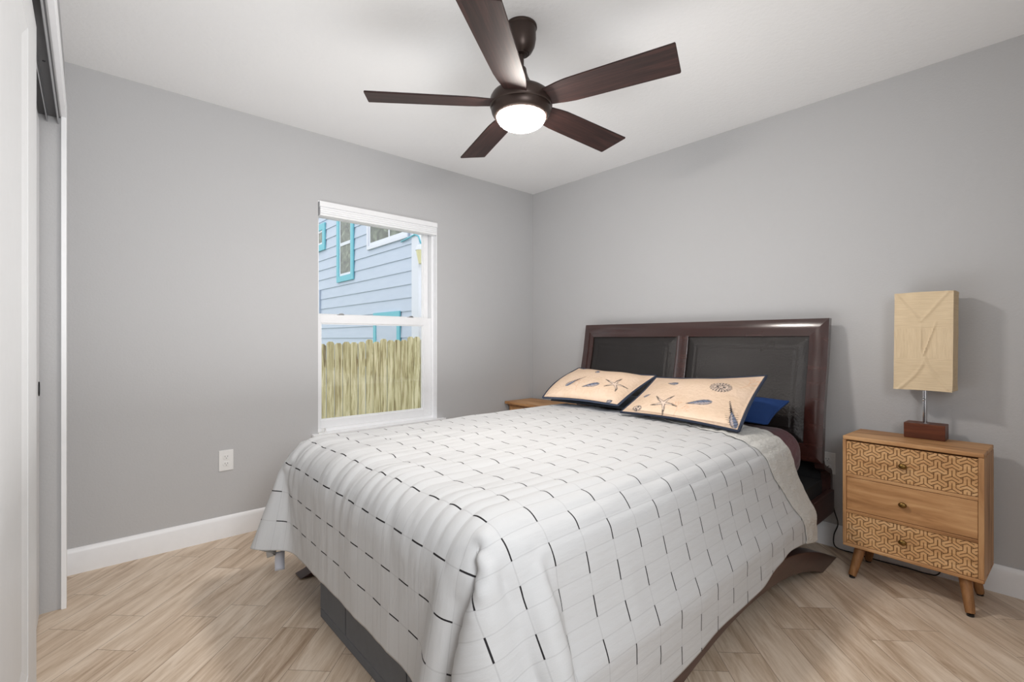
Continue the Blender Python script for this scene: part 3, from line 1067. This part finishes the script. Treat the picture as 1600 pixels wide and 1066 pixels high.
def pillow(name, label, corners, w_, h_, thick, front_mat, back_mat, draw=None, piping=True, nx=150, ny=110, seed=1, bow=0.0, lb=0.0):
    """corners: BL, BR, TL, TR of the pillow's middle sheet; front side faces the foot of the bed"""
    BL, BR, TL, TR = [np.array(p_, float) for p_ in corners]
    root = thing(name, label, 'pillow', tuple((BL + BR) / 2))
    a_, b_ = np.linspace(0, 1, nx), np.linspace(0, 1, ny)
    A, Bb = np.meshgrid(a_, b_, indexing='ij')
    mid = (BL * ((1 - A) * (1 - Bb))[..., None] + BR * (A * (1 - Bb))[..., None] + TL * ((1 - A) * Bb)[..., None] + TR * (A * Bb)[..., None])
    nrm = np.cross(BR - BL, TL - BL)
    nrm /= np.linalg.norm(nrm)
    up = (TL + TR - BL - BR)
    up /= np.linalg.norm(up)
    fl = 0.022 if piping else 0.0
    ax = np.clip((np.abs(A - 0.5) * w_ - 0.0) / (w_ / 2 - fl), 0, 1)
    by = np.clip((np.abs(Bb - 0.5) * h_ - 0.0) / (h_ / 2 - fl), 0, 1)
    dome = ((1 - ax ** 2.6) * (1 - by ** 2.4)) ** 0.62
    lump = (vnoise(A * 4 + seed, Bb * 3 + seed, seed) - 0.5) * 0.022 * dome
    # edges pull in between the corners
    pull = 0.016 * (np.sin(PI * A) * (2 * Bb - 1))
    pull2 = 0.012 * (np.sin(PI * Bb) * (2 * A - 1))
    side = (BR - BL) / np.linalg.norm(BR - BL)
    mid = mid - up * pull[..., None] - side * pull2[..., None] + nrm * (bow * np.sin(PI * A) * np.sin(PI * Bb))[..., None]
    mid = mid - side * (lb * np.sin(PI * Bb) * (1 - A) ** 3)[..., None]
    fr_ = mid + nrm * (0.004 + thick * 0.55 * dome + lump)[..., None]
    bk_ = mid - nrm * (0.004 + thick * 0.45 * dome)[..., None]
    o = cloth_object('front', fr_, A * w_, Bb * h_, front_mat, root, 0)
    if draw is not None:
        x, y = A * w_, Bb * h_
        C = np.ones((nx, ny, 3)) * TAN
        blot = vnoise(x * 14, y * 14, seed + 3)[..., None] * 0.35
        C = C * (1 - blot) + PALE * blot
        C = draw(C, x, y)
        edge = np.minimum(np.minimum(x, w_ - x), np.minimum(y, h_ - y))
        C = lay(C, sm(edge - 0.006, 0.001), NAVY)
        at_ = o.data.color_attributes.new('print', 'FLOAT_COLOR', 'POINT')
        at_.data.foreach_set('color', np.concatenate([C, np.ones((nx, ny, 1))], -1).ravel())
    cloth_object('back', bk_[::-1].copy(), A * w_, Bb * h_, back_mat, root, 0)
    if piping:
        loop = [mid[i, 0] for i in range(nx)] + [mid[-1, j] for j in range(1, ny)] + [mid[i, -1] for i in range(nx - 2, -1, -1)] + [mid[0, j] for j in range(ny - 2, -1, -1)]
        MB().tube([tuple(p_) for p_ in loop[::2]] + [tuple(loop[0])], 0.0065, 8).build('piping', 'navy', root, smooth=True)
    else:
        loop = [mid[i, 0] for i in range(nx)] + [mid[-1, j] for j in range(1, ny)] + [mid[i, -1] for i in range(nx - 2, -1, -1)] + [mid[0, j] for j in range(ny - 2, -1, -1)]
        MB().tube([tuple(p_) for p_ in loop[::2]] + [tuple(loop[0])], 0.0055, 8).build('seam', back_mat, root, smooth=True)
    return root


def draw_right(C, x, y):
    W_, H_ = 0.70, 0.50
    C = coral(C, x, y, 0.63, 0.33, 0.045, 1)
    C = coral(C, x, y, 0.34, 0.02, 0.04, 4)
    C = starfish(C, x, y, .37 * W_, .20 * H_, 0.092, 1.05)
    C = scallop(C, x, y, .14 * W_, .09 * H_, 0.031)
    C = shell(C, x, y, .15 * W_ + .0, .37 * H_, 0.052, 0.020, 0.3, 4)
    C = shell(C, x, y, .33 * W_, .65 * H_, 0.086, 0.022, 2.9, 5)
    C = scallop(C, x, y, .77 * W_, .61 * H_, 0.060)
    C = shell(C, x, y, .66 * W_, .28 * H_, 0.150, 0.026, 3.45, 5)
    C = murex(C, x, y, .935 * W_, .17 * H_, 0.15, 1.9)
    return C


def draw_left(C, x, y):
    W_, H_ = 0.70, 0.50
    C = coral(C, x, y, 0.30, 0.05, 0.05, 2)
    C = coral(C, x, y, 0.40, 0.36, 0.04, 3)
    C = murex(C, x, y, .33 * W_, .31 * H_, 0.13, 0.8)
    C = shell(C, x, y, .58 * W_, .25 * H_, 0.150, 0.026, 3.5, 5)
    C = starfish(C, x, y, .83 * W_, .39 * H_, 0.088, 1.5)
    C = shell(C, x, y, .48 * W_, .70 * H_, 0.07, 0.02, 2.2, 4)
    C = shell(C, x, y, .77 * W_, .93 * H_, 0.12, 0.016, 0.0, 5)
    C = scallop(C, x, y, .10 * W_, .985 * H_, 0.035)
    C = shell(C, x, y, .88 * W_, .04 * H_, 0.06, 0.018, 0.5, 4)
    return C


pillow('pillow_sham', 'seashell-print sham with navy piping nearer the window, resting on the other sham', [(2.215, 2.180, 0.742), (2.265, 1.63, 0.742), (2.49, 2.105, 0.926), (2.50, 1.522, 0.906)], 0.70, 0.50, 0.135, 'sham', 'navy', draw_left, seed=2, lb=0.055)
pillow('pillow_sham', 'seashell-print sham with navy piping nearer the carved nightstand', [(2.225, 1.580, 0.714), (2.135, 0.895, 0.716), (2.47, 1.505, 0.898), (2.43, 0.8875, 0.945)], 0.70, 0.50, 0.09, 'sham', 'navy', draw_right, seed=5)
pillow('pillow', 'blue pillow tucked behind the sham nearest the carved nightstand', [(2.40, 1.50, 0.725), (2.40, 0.875, 0.720), (2.71, 1.50, 0.80), (2.70, 0.88, 0.80)], 0.66, 0.46, 0.09, 'blue', 'blue', None, False, 60, 44, seed=7)
pillow('pillow', 'dark grey pillow lying flat beneath the sham nearer the window', [(2.315, 2.20, 0.716), (2.345, 1.640, 0.716), (2.72, 2.22, 0.738), (2.72, 1.62, 0.738)], 0.64, 0.44, 0.045, 'grey_cotton', 'grey_cotton', None, False, 60, 44, seed=9)

# ------------------------------------------------------------------ carved nightstand
NA = -0.047
NSX, NSY, NSW, NSD, NSZ0, NSZ1 = 2.693, 0.643, 0.484, 0.271, 0.140, 0.663
# local frame: x = along the width (from window side to near side), y = depth to the wall
NM = Matrix(((math.sin(NA), math.cos(NA), 0, NSX), (-math.cos(NA), math.sin(NA), 0, NSY), (0, 0, 1, 0), (0, 0, 0, 1)))
ns = thing('nightstand', 'carved mango wood nightstand with three drawers and brass knobs beside the bed', 'nightstand', tuple(NM @ Vector((NSW / 2, NSD / 2, 0))))
TH = 0.018
zD = [(0.157, 0.297), (0.315, 0.468), (0.486, 0.638)]
MB().box((0, 0, NSZ1 - TH), (NSW, NSD, NSZ1), NM).build('top_panel', 'mango', ns, 0.004, 3)
MB().box((0, 0, NSZ0), (NSW, NSD, NSZ0 + 0.015), NM).build('bottom_panel', 'mango', ns, 0.004, 3)
MB().box((0, 0, NSZ0 + 0.0155), (TH * 0.8, NSD, NSZ1 - TH - 0.0005), NM).build('side_panel', 'mango_side', ns, 0.002)
MB().box((NSW - TH, 0, NSZ0 + 0.0155), (NSW, NSD, NSZ1 - TH - 0.0005), NM).build('side_panel', 'mango_side', ns, 0.002)
MB().box((TH * 0.8, NSD - 0.008, NSZ0 + 0.0155), (NSW - TH, NSD - 0.001, NSZ1 - TH - 0.0005), NM).build('back_panel', 'mango', ns)
for z0, z1 in ((0.299, 0.313), (0.470, 0.484)):
    MB().box((TH * 0.8, 0.002, z0), (NSW - TH, NSD - 0.008, z1), NM).build('rail', 'mango', ns, 0.0015)


def carve(width, height, nx, nz):
    a_ = 0.0525
    cs = a_ * math.sqrt(3) / 2
    x, z_ = np.meshgrid(np.linspace(0, width, nx), np.linspace(0, height, nz), indexing='ij')
    D = np.full(x.shape, 1.0)
    d0 = 0.235 * a_
    for ci in range(-1, int(width / cs) + 3):
        for ri in range(-2, int(height / a_) + 3):
            cx_, cz_ = ci * cs + 0.008, ri * a_ + (a_ / 2 if ci % 2 else 0) + 0.012
            for an in (PI / 2, PI / 2 + 2 * PI / 3, PI / 2 + 4 * PI / 3):
                ca, sa = math.cos(an), math.sin(an)
                for o_, r0, r1 in ((0, 0.0, 0.46 * a_), (d0, 0.577 * d0, 0.56 * a_), (-d0, 0.577 * d0, 0.56 * a_)):
                    px, pz = cx_ - sa * o_, cz_ + ca * o_
                    d, _t = seg_d(x, z_, px + ca * r0, pz + sa * r0, px + ca * r1, pz + sa * r1)
                    D = np.minimum(D, d)
    return x, z_, D


for k, (z0, z1) in enumerate(zD):
    x0, x1 = TH * 0.8 + 0.0015, NSW - TH - 0.0015
    wd, hg = x1 - x0, z1 - z0
    if k == 1:
        dr = MB().box((x0, 0.004, z0), (x1, NSD - 0.012, z1), NM).build('drawer', 'mango', ns, 0.001)
    else:
        x, z_, D = carve(wd, hg, 300, 100)
        g_ = np.clip(1 - (D - 0.0007) / 0.0009, 0, 1)
        P = np.stack([x0 + x, 0.004 + 0.0020 * g_, z0 + z_], -1)
        L_ = np.array(NM)
        Pw = P @ L_[:3, :3].T + L_[:3, 3]
        dr = MB().grid(Pw).build('drawer', 'carved', ns, recalc=False)
        at_ = dr.data.attributes.new('groove', 'FLOAT', 'POINT')
        at_.data.foreach_set('value', g_.ravel())
        MB().box((x0, 0.0062, z0), (x1, NSD - 0.012, z1), NM).build('drawer_box', 'mango', dr)
    zc = (z0 + z1) / 2
    km = NM @ Matrix.Translation(((x0 + x1) / 2 - 0.012, 0.004, zc)) @ Matrix.Rotation(PI / 2, 4, 'X') @ Matrix.Scale(0.78, 4, (0, 1, 0))
    MB().lathe([(0, -0.002), (0.007, -0.002), (0.006, 0.006), (0.007, 0.009), (0.0135, 0.011), (0.0155, 0.015), (0.0145, 0.019), (0.009, 0.0225), (0, 0.0235)], 28, km).build('knob', 'brass', dr, smooth=50)


def ns_leg(cx_, cy_, sx, sy):
    p0, p1 = Vector((cx_, cy_, NSZ0)), Vector((cx_ + sx, cy_ + sy, 0.010))
    pts = [p0.lerp(p1, t_) for t_ in (0, 0.33, 0.66, 0.97, 1.0)]
    b = MB().tube([NM @ p_ for p_ in pts], [0.0225, 0.0205, 0.0180, 0.0160, 0.0145], 20)
    return b, NM @ p1


for cx_, cy_, sx, sy in ((0.062, 0.045, -0.022, -0.050), (NSW - 0.062, 0.045, 0.022, -0.050), (0.062, NSD - 0.055, -0.022, 0.030), (NSW - 0.062, NSD - 0.055, 0.022, 0.030)):
    b, foot = ns_leg(cx_, cy_, sx, sy)
    lg = b.build('leg', 'mango_leg', ns, smooth=50)
    MB().lathe([(0, 0.0005), (0.012, 0.0005), (0.012, 0.010), (0, 0.010)], 16, Matrix.Translation((foot.x, foot.y, 0))).build('glide', 'black', lg, smooth=40)

# ------------------------------------------------------------------ table lamp on it
PX, PY = 2.898, 0.367
lamp = thing('table_lamp', 'table lamp with beige paper shade and wood block base on the nightstand', 'lamp', (PX, PY, NSZ1))
LM = Matrix.Translation((PX, PY, 0)) @ Matrix.Rotation(-0.035, 4, 'Z')
MB().box((-0.036, -0.073, NSZ1 + 0.0005), (0.052, 0.073, 0.733), LM).build('base', 'lamp_wood', lamp, 0.0025)
MB().lathe([(0, 0.731), (0.013, 0.731), (0.013, 0.734), (0.0062, 0.736), (0.0062, 1.30), (0, 1.30)], 20, LM).build('pole', 'chrome', lamp, smooth=40)
MB().tube([LM @ Vector((-0.012, 0.006, z_)) for z_ in (0.735, 0.80, 0.89, 0.95)], 0.0018, 8).build('pull_chain', 'chrome', lamp, smooth=True)
MB().lathe([(0, -0.0055), (0.004, -0.004), (0.0055, 0), (0.004, 0.004), (0, 0.0055)], 14, LM @ Matrix.Translation((-0.012, 0.006, 0.842))).build('chain_ball', 'chrome', lamp, smooth=True)
SHX, SHW, SHD, SZ0, SZ1 = 0.0, 0.206, 0.130, 0.888, 1.336


def shade_mesh():
    ring = 160
    b = []
    nz = 90
    hw, hd = SHW / 2, SHD / 2
    per = 2 * (SHW + SHD)
    for j in range(nz):
        t_ = j / (nz - 1)
        z_ = SZ0 + (SZ1 - SZ0) * t_
        rowp = []
        for i in range(ring):
            s = i / ring * per
            if s < SHW: y, x, nx_, ny_, e = hw - s, -hd, -1, 0, s / SHW
            elif s < SHW + SHD: y, x, nx_, ny_, e = -hw, -hd + (s - SHW), 0, -1, (s - SHW) / SHD
            elif s < 2 * SHW + SHD: y, x, nx_, ny_, e = -hw + (s - SHW - SHD), hd, 1, 0, (s - SHW - SHD) / SHW
            else: y, x, nx_, ny_, e = hw, hd - (s - 2 * SHW - SHD), 0, 1, (s - 2 * SHW - SHD) / SHD
            mid_ = 4 * e * (1 - e)
            # paper sags in and carries fold creases in an X over each face
            off = -0.0045 * mid_ * (1 - abs(2 * t_ - 1) ** 4)
            off += 0.0035 * (vnoise(np.array(e * 5.0 + 9 * (nx_ != 0)), np.array(t_ * 7.0), 11) - 0.5) * 2 * min(1, mid_ * 3 + .3)
            if nx_ == -1:
                # top Y fold and lower fan fold
                fold = lambda d, w_: math.exp(-(d / w_) ** 2)
                ux, vz = e, t_
                if vz > 0.70: off += 0.0045 * fold(abs(ux - 0.46) - (vz - 0.70) * 1.55, 0.035)
                if vz < 0.34: off += 0.0050 * fold(abs(ux - 0.54) - (0.34 - vz) ** 1.6 * 2.6, 0.035)
                if 0.30 < vz < 0.72:
                    off += 0.0060 * fold((ux - (0.50 + (vz - 0.34) * 0.62)), 0.018) * min(1, (vz - .30) * 12, (0.72 - vz) * 12)
                    off += 0.0025 * fold((ux - 0.47), 0.02) * min(1, (vz - .30) * 9, (0.72 - vz) * 9)
            rowp.append((x - nx_ * 0 + nx_ * off + 0.0 * z_, y + ny_ * off - 0.004 * (t_ - .5) * (1 if abs(nx_) else 1), z_ + 0.002 * math.sin(e * PI) * (1 if t_ in (0, 1) else 0)))
        b.append(rowp)
    mb_ = MB()
    v = [LM @ Vector(p_) for row_ in b for p_ in row_]
    f = []
    for j in range(nz - 1):
        for i in range(ring):
            k_ = (i + 1) % ring
            f.append((j * ring + i, j * ring + k_, (j + 1) * ring + k_, (j + 1) * ring + i))
    mb_.add(v, f)
    mb_.f.append(tuple((nz - 1) * ring + i for i in range(ring)))
    return mb_


o = shade_mesh().build('lamp_shade', 'shade', lamp, smooth=40)
wi = MB()
hw, hd = SHW / 2 - 0.004, SHD / 2 - 0.004
for z_ in (SZ0 + 0.003,):
    wi.tube([LM @ Vector(p_) for p_ in ((-hd, -hw, z_), (hd, -hw, z_), (hd, hw, z_), (-hd, hw, z_), (-hd, -hw, z_))], 0.002, 6)
wi.build('wire_frame', 'chrome', lamp)

# lamp cord from the outlet, down the baseboard and away behind the nightstand
cp = [(3.003, 0.785, 0.43), (2.985, 0.782, 0.40), (2.993, 0.772, 0.30), (2.993, 0.752, 0.20), (2.991, 0.735, 0.135), (2.984, 0.752, 0.07), (2.982, 0.742, 0.012), (2.985, 0.66, 0.005), (2.978, 0.56, 0.005), (2.985, 0.45, 0.005), (2.980, 0.37, 0.006), (2.985, 0.33, 0.02), (2.978, 0.30, 0.12)]
pp = []
for i in range(len(cp) - 1):
    p0, p1, p2, p3 = [Vector(cp[max(0, min(len(cp) - 1, i + d_))]) for d_ in (-1, 0, 1, 2)]
    for t_ in np.linspace(0, 1, 8)[:-1]:
        pp.append(0.5 * (2 * p1 + (p2 - p0) * t_ + (2 * p0 - 5 * p1 + 4 * p2 - p3) * t_ ** 2 + (3 * p1 - p0 - 3 * p2 + p3) * t_ ** 3))
tag(MB().tube(pp, 0.0028, 8).build('power_cord', 'black', None, smooth=True), 'thin black power cord hanging by the baseboard between bed and nightstand', 'cord')

# ------------------------------------------------------------------ small nightstand in the far corner
fs = thing('nightstand', 'light brown wooden nightstand in the corner beyond the bed by the window', 'nightstand', (2.81, 2.78, 0))
MB().box((2.652, 2.500, 0.575), (2.975, 3.068, 0.597)).build('top_panel', 'mango', fs, 0.004, 3)
MB().box((2.682, 2.530, 0.120), (2.965, 3.040, 0.575)).build('cabinet_body', 'mango', fs, 0.003)
MB().box((2.672, 2.520, 0.560), (2.970, 3.050, 0.575)).build('moulding', 'mango_leg', fs, 0.004)
for z0, z1 in ((0.36, 0.545), (0.145, 0.345)):
    d_ = MB().box((2.672, 2.55, z0), (2.6815, 3.02, z1)).build('drawer', 'mango_side', fs, 0.003)
    MB().lathe([(0, -0.001), (0.006, 0), (0.006, 0.008), (0.013, 0.012), (0.012, 0.018), (0, 0.021)], 20, Matrix.Translation((2.672, 2.785, (z0 + z1) / 2)) @ Matrix.Rotation(-PI / 2, 4, 'Y')).build('knob', 'brass', d_, smooth=50)
for x in (2.705, 2.940):
    for y in (2.555, 3.015):
        MB().box((x - 0.018, y - 0.018, 0.0005), (x + 0.018, y + 0.018, 0.12)).build('leg', 'mango_leg', fs, 0.003)

# ------------------------------------------------------------------ outdoors: lawn, fence, neighbour's house
struct(B((-6, 3.3, -0.75), (16, 22, -0.70)).build('ground', 'grass'))
fence = thing('picket_fence', 'weathered dog-ear picket fence of greenish pine outside the window', 'fence', (2.6, 5.5, -0.70))
xx = -0.524
k = 0
pw = 0.094
frnd = random.Random(4)
while xx < 4.6:
    zt = 1.075 + (xx - 1.956) * 0.062 + frnd.uniform(-0.02, 0.02)
    ear = 0.022
    poly = [(xx + 0.003, -0.66), (xx + pw - 0.005, -0.66), (xx + pw - 0.005, zt - ear), (xx + pw - 0.005 - ear, zt), (xx + 0.003 + ear, zt), (xx + 0.003, zt - ear)]
    yj = 5.42 + frnd.uniform(-0.005, 0.005)
    MB().prism(poly, yj, yj + 0.016, 1).build('picket', 'picket', fence, 0.001)
    xx += pw
for z_ in (0.80, 0.1, -0.5):
    MB().box((-0.524, 5.442, z_), (4.65, 5.48, z_ + 0.09)).build('rail', 'picket', fence)
for xp in (-0.4, 1.7, 3.5):
    MB().box((xp - .045, 5.482, -0.70), (xp + .045, 5.572, 0.95)).build('post', 'picket', fence)

HX_ = 3.6
house = thing('neighbour_house', "neighbour's pale blue lap-sided house with teal window trim beyond the fence", 'house', (HX_, 8, -0.7))
sd = MB()
CO = 0.2
z_ = -0.70
k0 = 1.553 - 12 * CO
y0h, y1h = 6.08, 19.0
zc = k0
side = MB()
while zc < 5.0:
    sd.prism([(HX_ + 0.04, zc), (HX_ - 0.012, zc), (HX_ - 0.012, zc + 0.004), (HX_ + 0.004, zc + CO), (HX_ + 0.04, zc + CO)], y0h + 0.001, y1h, 1)
    side.prism([(y0h + 0.02, zc), (y0h - 0.012, zc), (y0h - 0.012, zc + 0.004), (y0h + 0.004, zc + CO), (y0h + 0.02, zc + CO)], HX_ + 0.045, 9.5, 0)
    zc += CO
sd.build('siding', 'siding', house)
side.build('siding', 'siding', house)
MB().box((HX_ - 0.022, y0h - 0.03, -0.7), (HX_ + 0.02, y0h + 0.17, 5.0)).box((HX_ + 0.021, y0h - 0.03, -0.7), (HX_ + 0.10, y0h + 0.0, 5.0)).build('corner_board', 'ext_white', house)


def house_window(ya, yb, za, zb, trim, tw, sashw, mull, rail, sill=True):
    x = HX_
    tm = MB()
    tm.box((x - 0.040, ya, za), (x - 0.012, ya + tw, zb)).box((x - 0.040, yb - tw, za), (x - 0.012, yb, zb))
    tm.box((x - 0.040, ya + tw, za), (x - 0.012, yb - tw, za + tw)).box((x - 0.040, ya + tw, zb - tw), (x - 0.012, yb - tw, zb))
    w_ = tm.build('window', trim, house, 0.002)
    iy0, iy1, iz0, iz1 = ya + tw, yb - tw, za + tw, zb - tw
    s = MB()
    s.box((x - 0.022, iy0, iz0), (x - 0.0125, iy0 + sashw, iz1)).box((x - 0.022, iy1 - sashw, iz0), (x - 0.0125, iy1, iz1))
    s.box((x - 0.022, iy0 + sashw, iz0), (x - 0.0125, iy1 - sashw, iz0 + sashw)).box((x - 0.022, iy0 + sashw, iz1 - sashw), (x - 0.0125, iy1 - sashw, iz1))
    if mull: s.box((x - 0.022, mull - 0.022, iz0 + sashw), (x - 0.0125, mull + 0.022, iz1 - sashw))
    if rail: s.box((x - 0.026, iy0 + sashw, rail - 0.03), (x - 0.0125, iy1 - sashw, rail + 0.03))
    s.build('sash', 'ext_white', w_)
    MB().box((x - 0.0155, iy0 + sashw, iz0 + sashw), (x - 0.0128, iy1 - sashw, iz1 - sashw)).build('pane', 'dark_glass', w_)
    return w_


house_window(8.31, 9.07, 2.215, 3.56, 'teal', 0.11, 0.045, None, 2.92)
house_window(6.35, 7.745, 2.655, 3.75, 'ext_white', 0.055, 0.055, 6.96, None)
house_window(9.69, 10.75, 2.95, 3.50, 'teal', 0.13, 0.04, 10.25, None)
dw = MB()
dw.box((HX_ - 0.035, 6.60, -0.7), (HX_ - 0.012, 6.69, 1.565)).box((HX_ - 0.035, 7.41, -0.7), (HX_ - 0.012, 7.50, 1.565)).box((HX_ - 0.035, 6.69, 1.465), (HX_ - 0.012, 7.41, 1.565))
df = dw.build('door_frame', 'teal', house)
MB().box((HX_ - 0.020, 6.69, -0.7), (HX_ - 0.0125, 7.41, 1.465)).build('door_panel', 'siding', df)
MB().tube([(HX_ - 0.03, 10.0, 1.62), (HX_ - 0.03, 10.0, 2.15)], 0.02, 8).build('downpipe', 'siding', house)
ga = MB().tube([(HX_ - 0.03, 6.55, 2.62), (HX_ - 0.04, 6.30, 2.64), (HX_ - 0.04, 6.12, 2.66), (HX_ - 0.03, 6.04, 2.62), (HX_ + 0.0, 6.0, 2.48)], 0.012, 8)
lt = thing('wall_lantern', 'small cream outdoor lantern hung at the corner of the blue house', 'lamp', (HX_, 6.0, 2.30))
ga.build('bracket', 'teal', lt, smooth=True)
LT = Matrix.Translation((HX_, 5.99, -0.09))
MB().lathe([(0, 2.59), (0.03, 2.59), (0.085, 2.56), (0.095, 2.50), (0, 2.50)], 24, LT).build('cap', 'ext_white', lt, smooth=40)
MB().lathe([(0.088, 2.50), (0.050, 2.31), (0, 2.31)], 24, LT).build('lantern_glass', 'amber', lt, smooth=40)
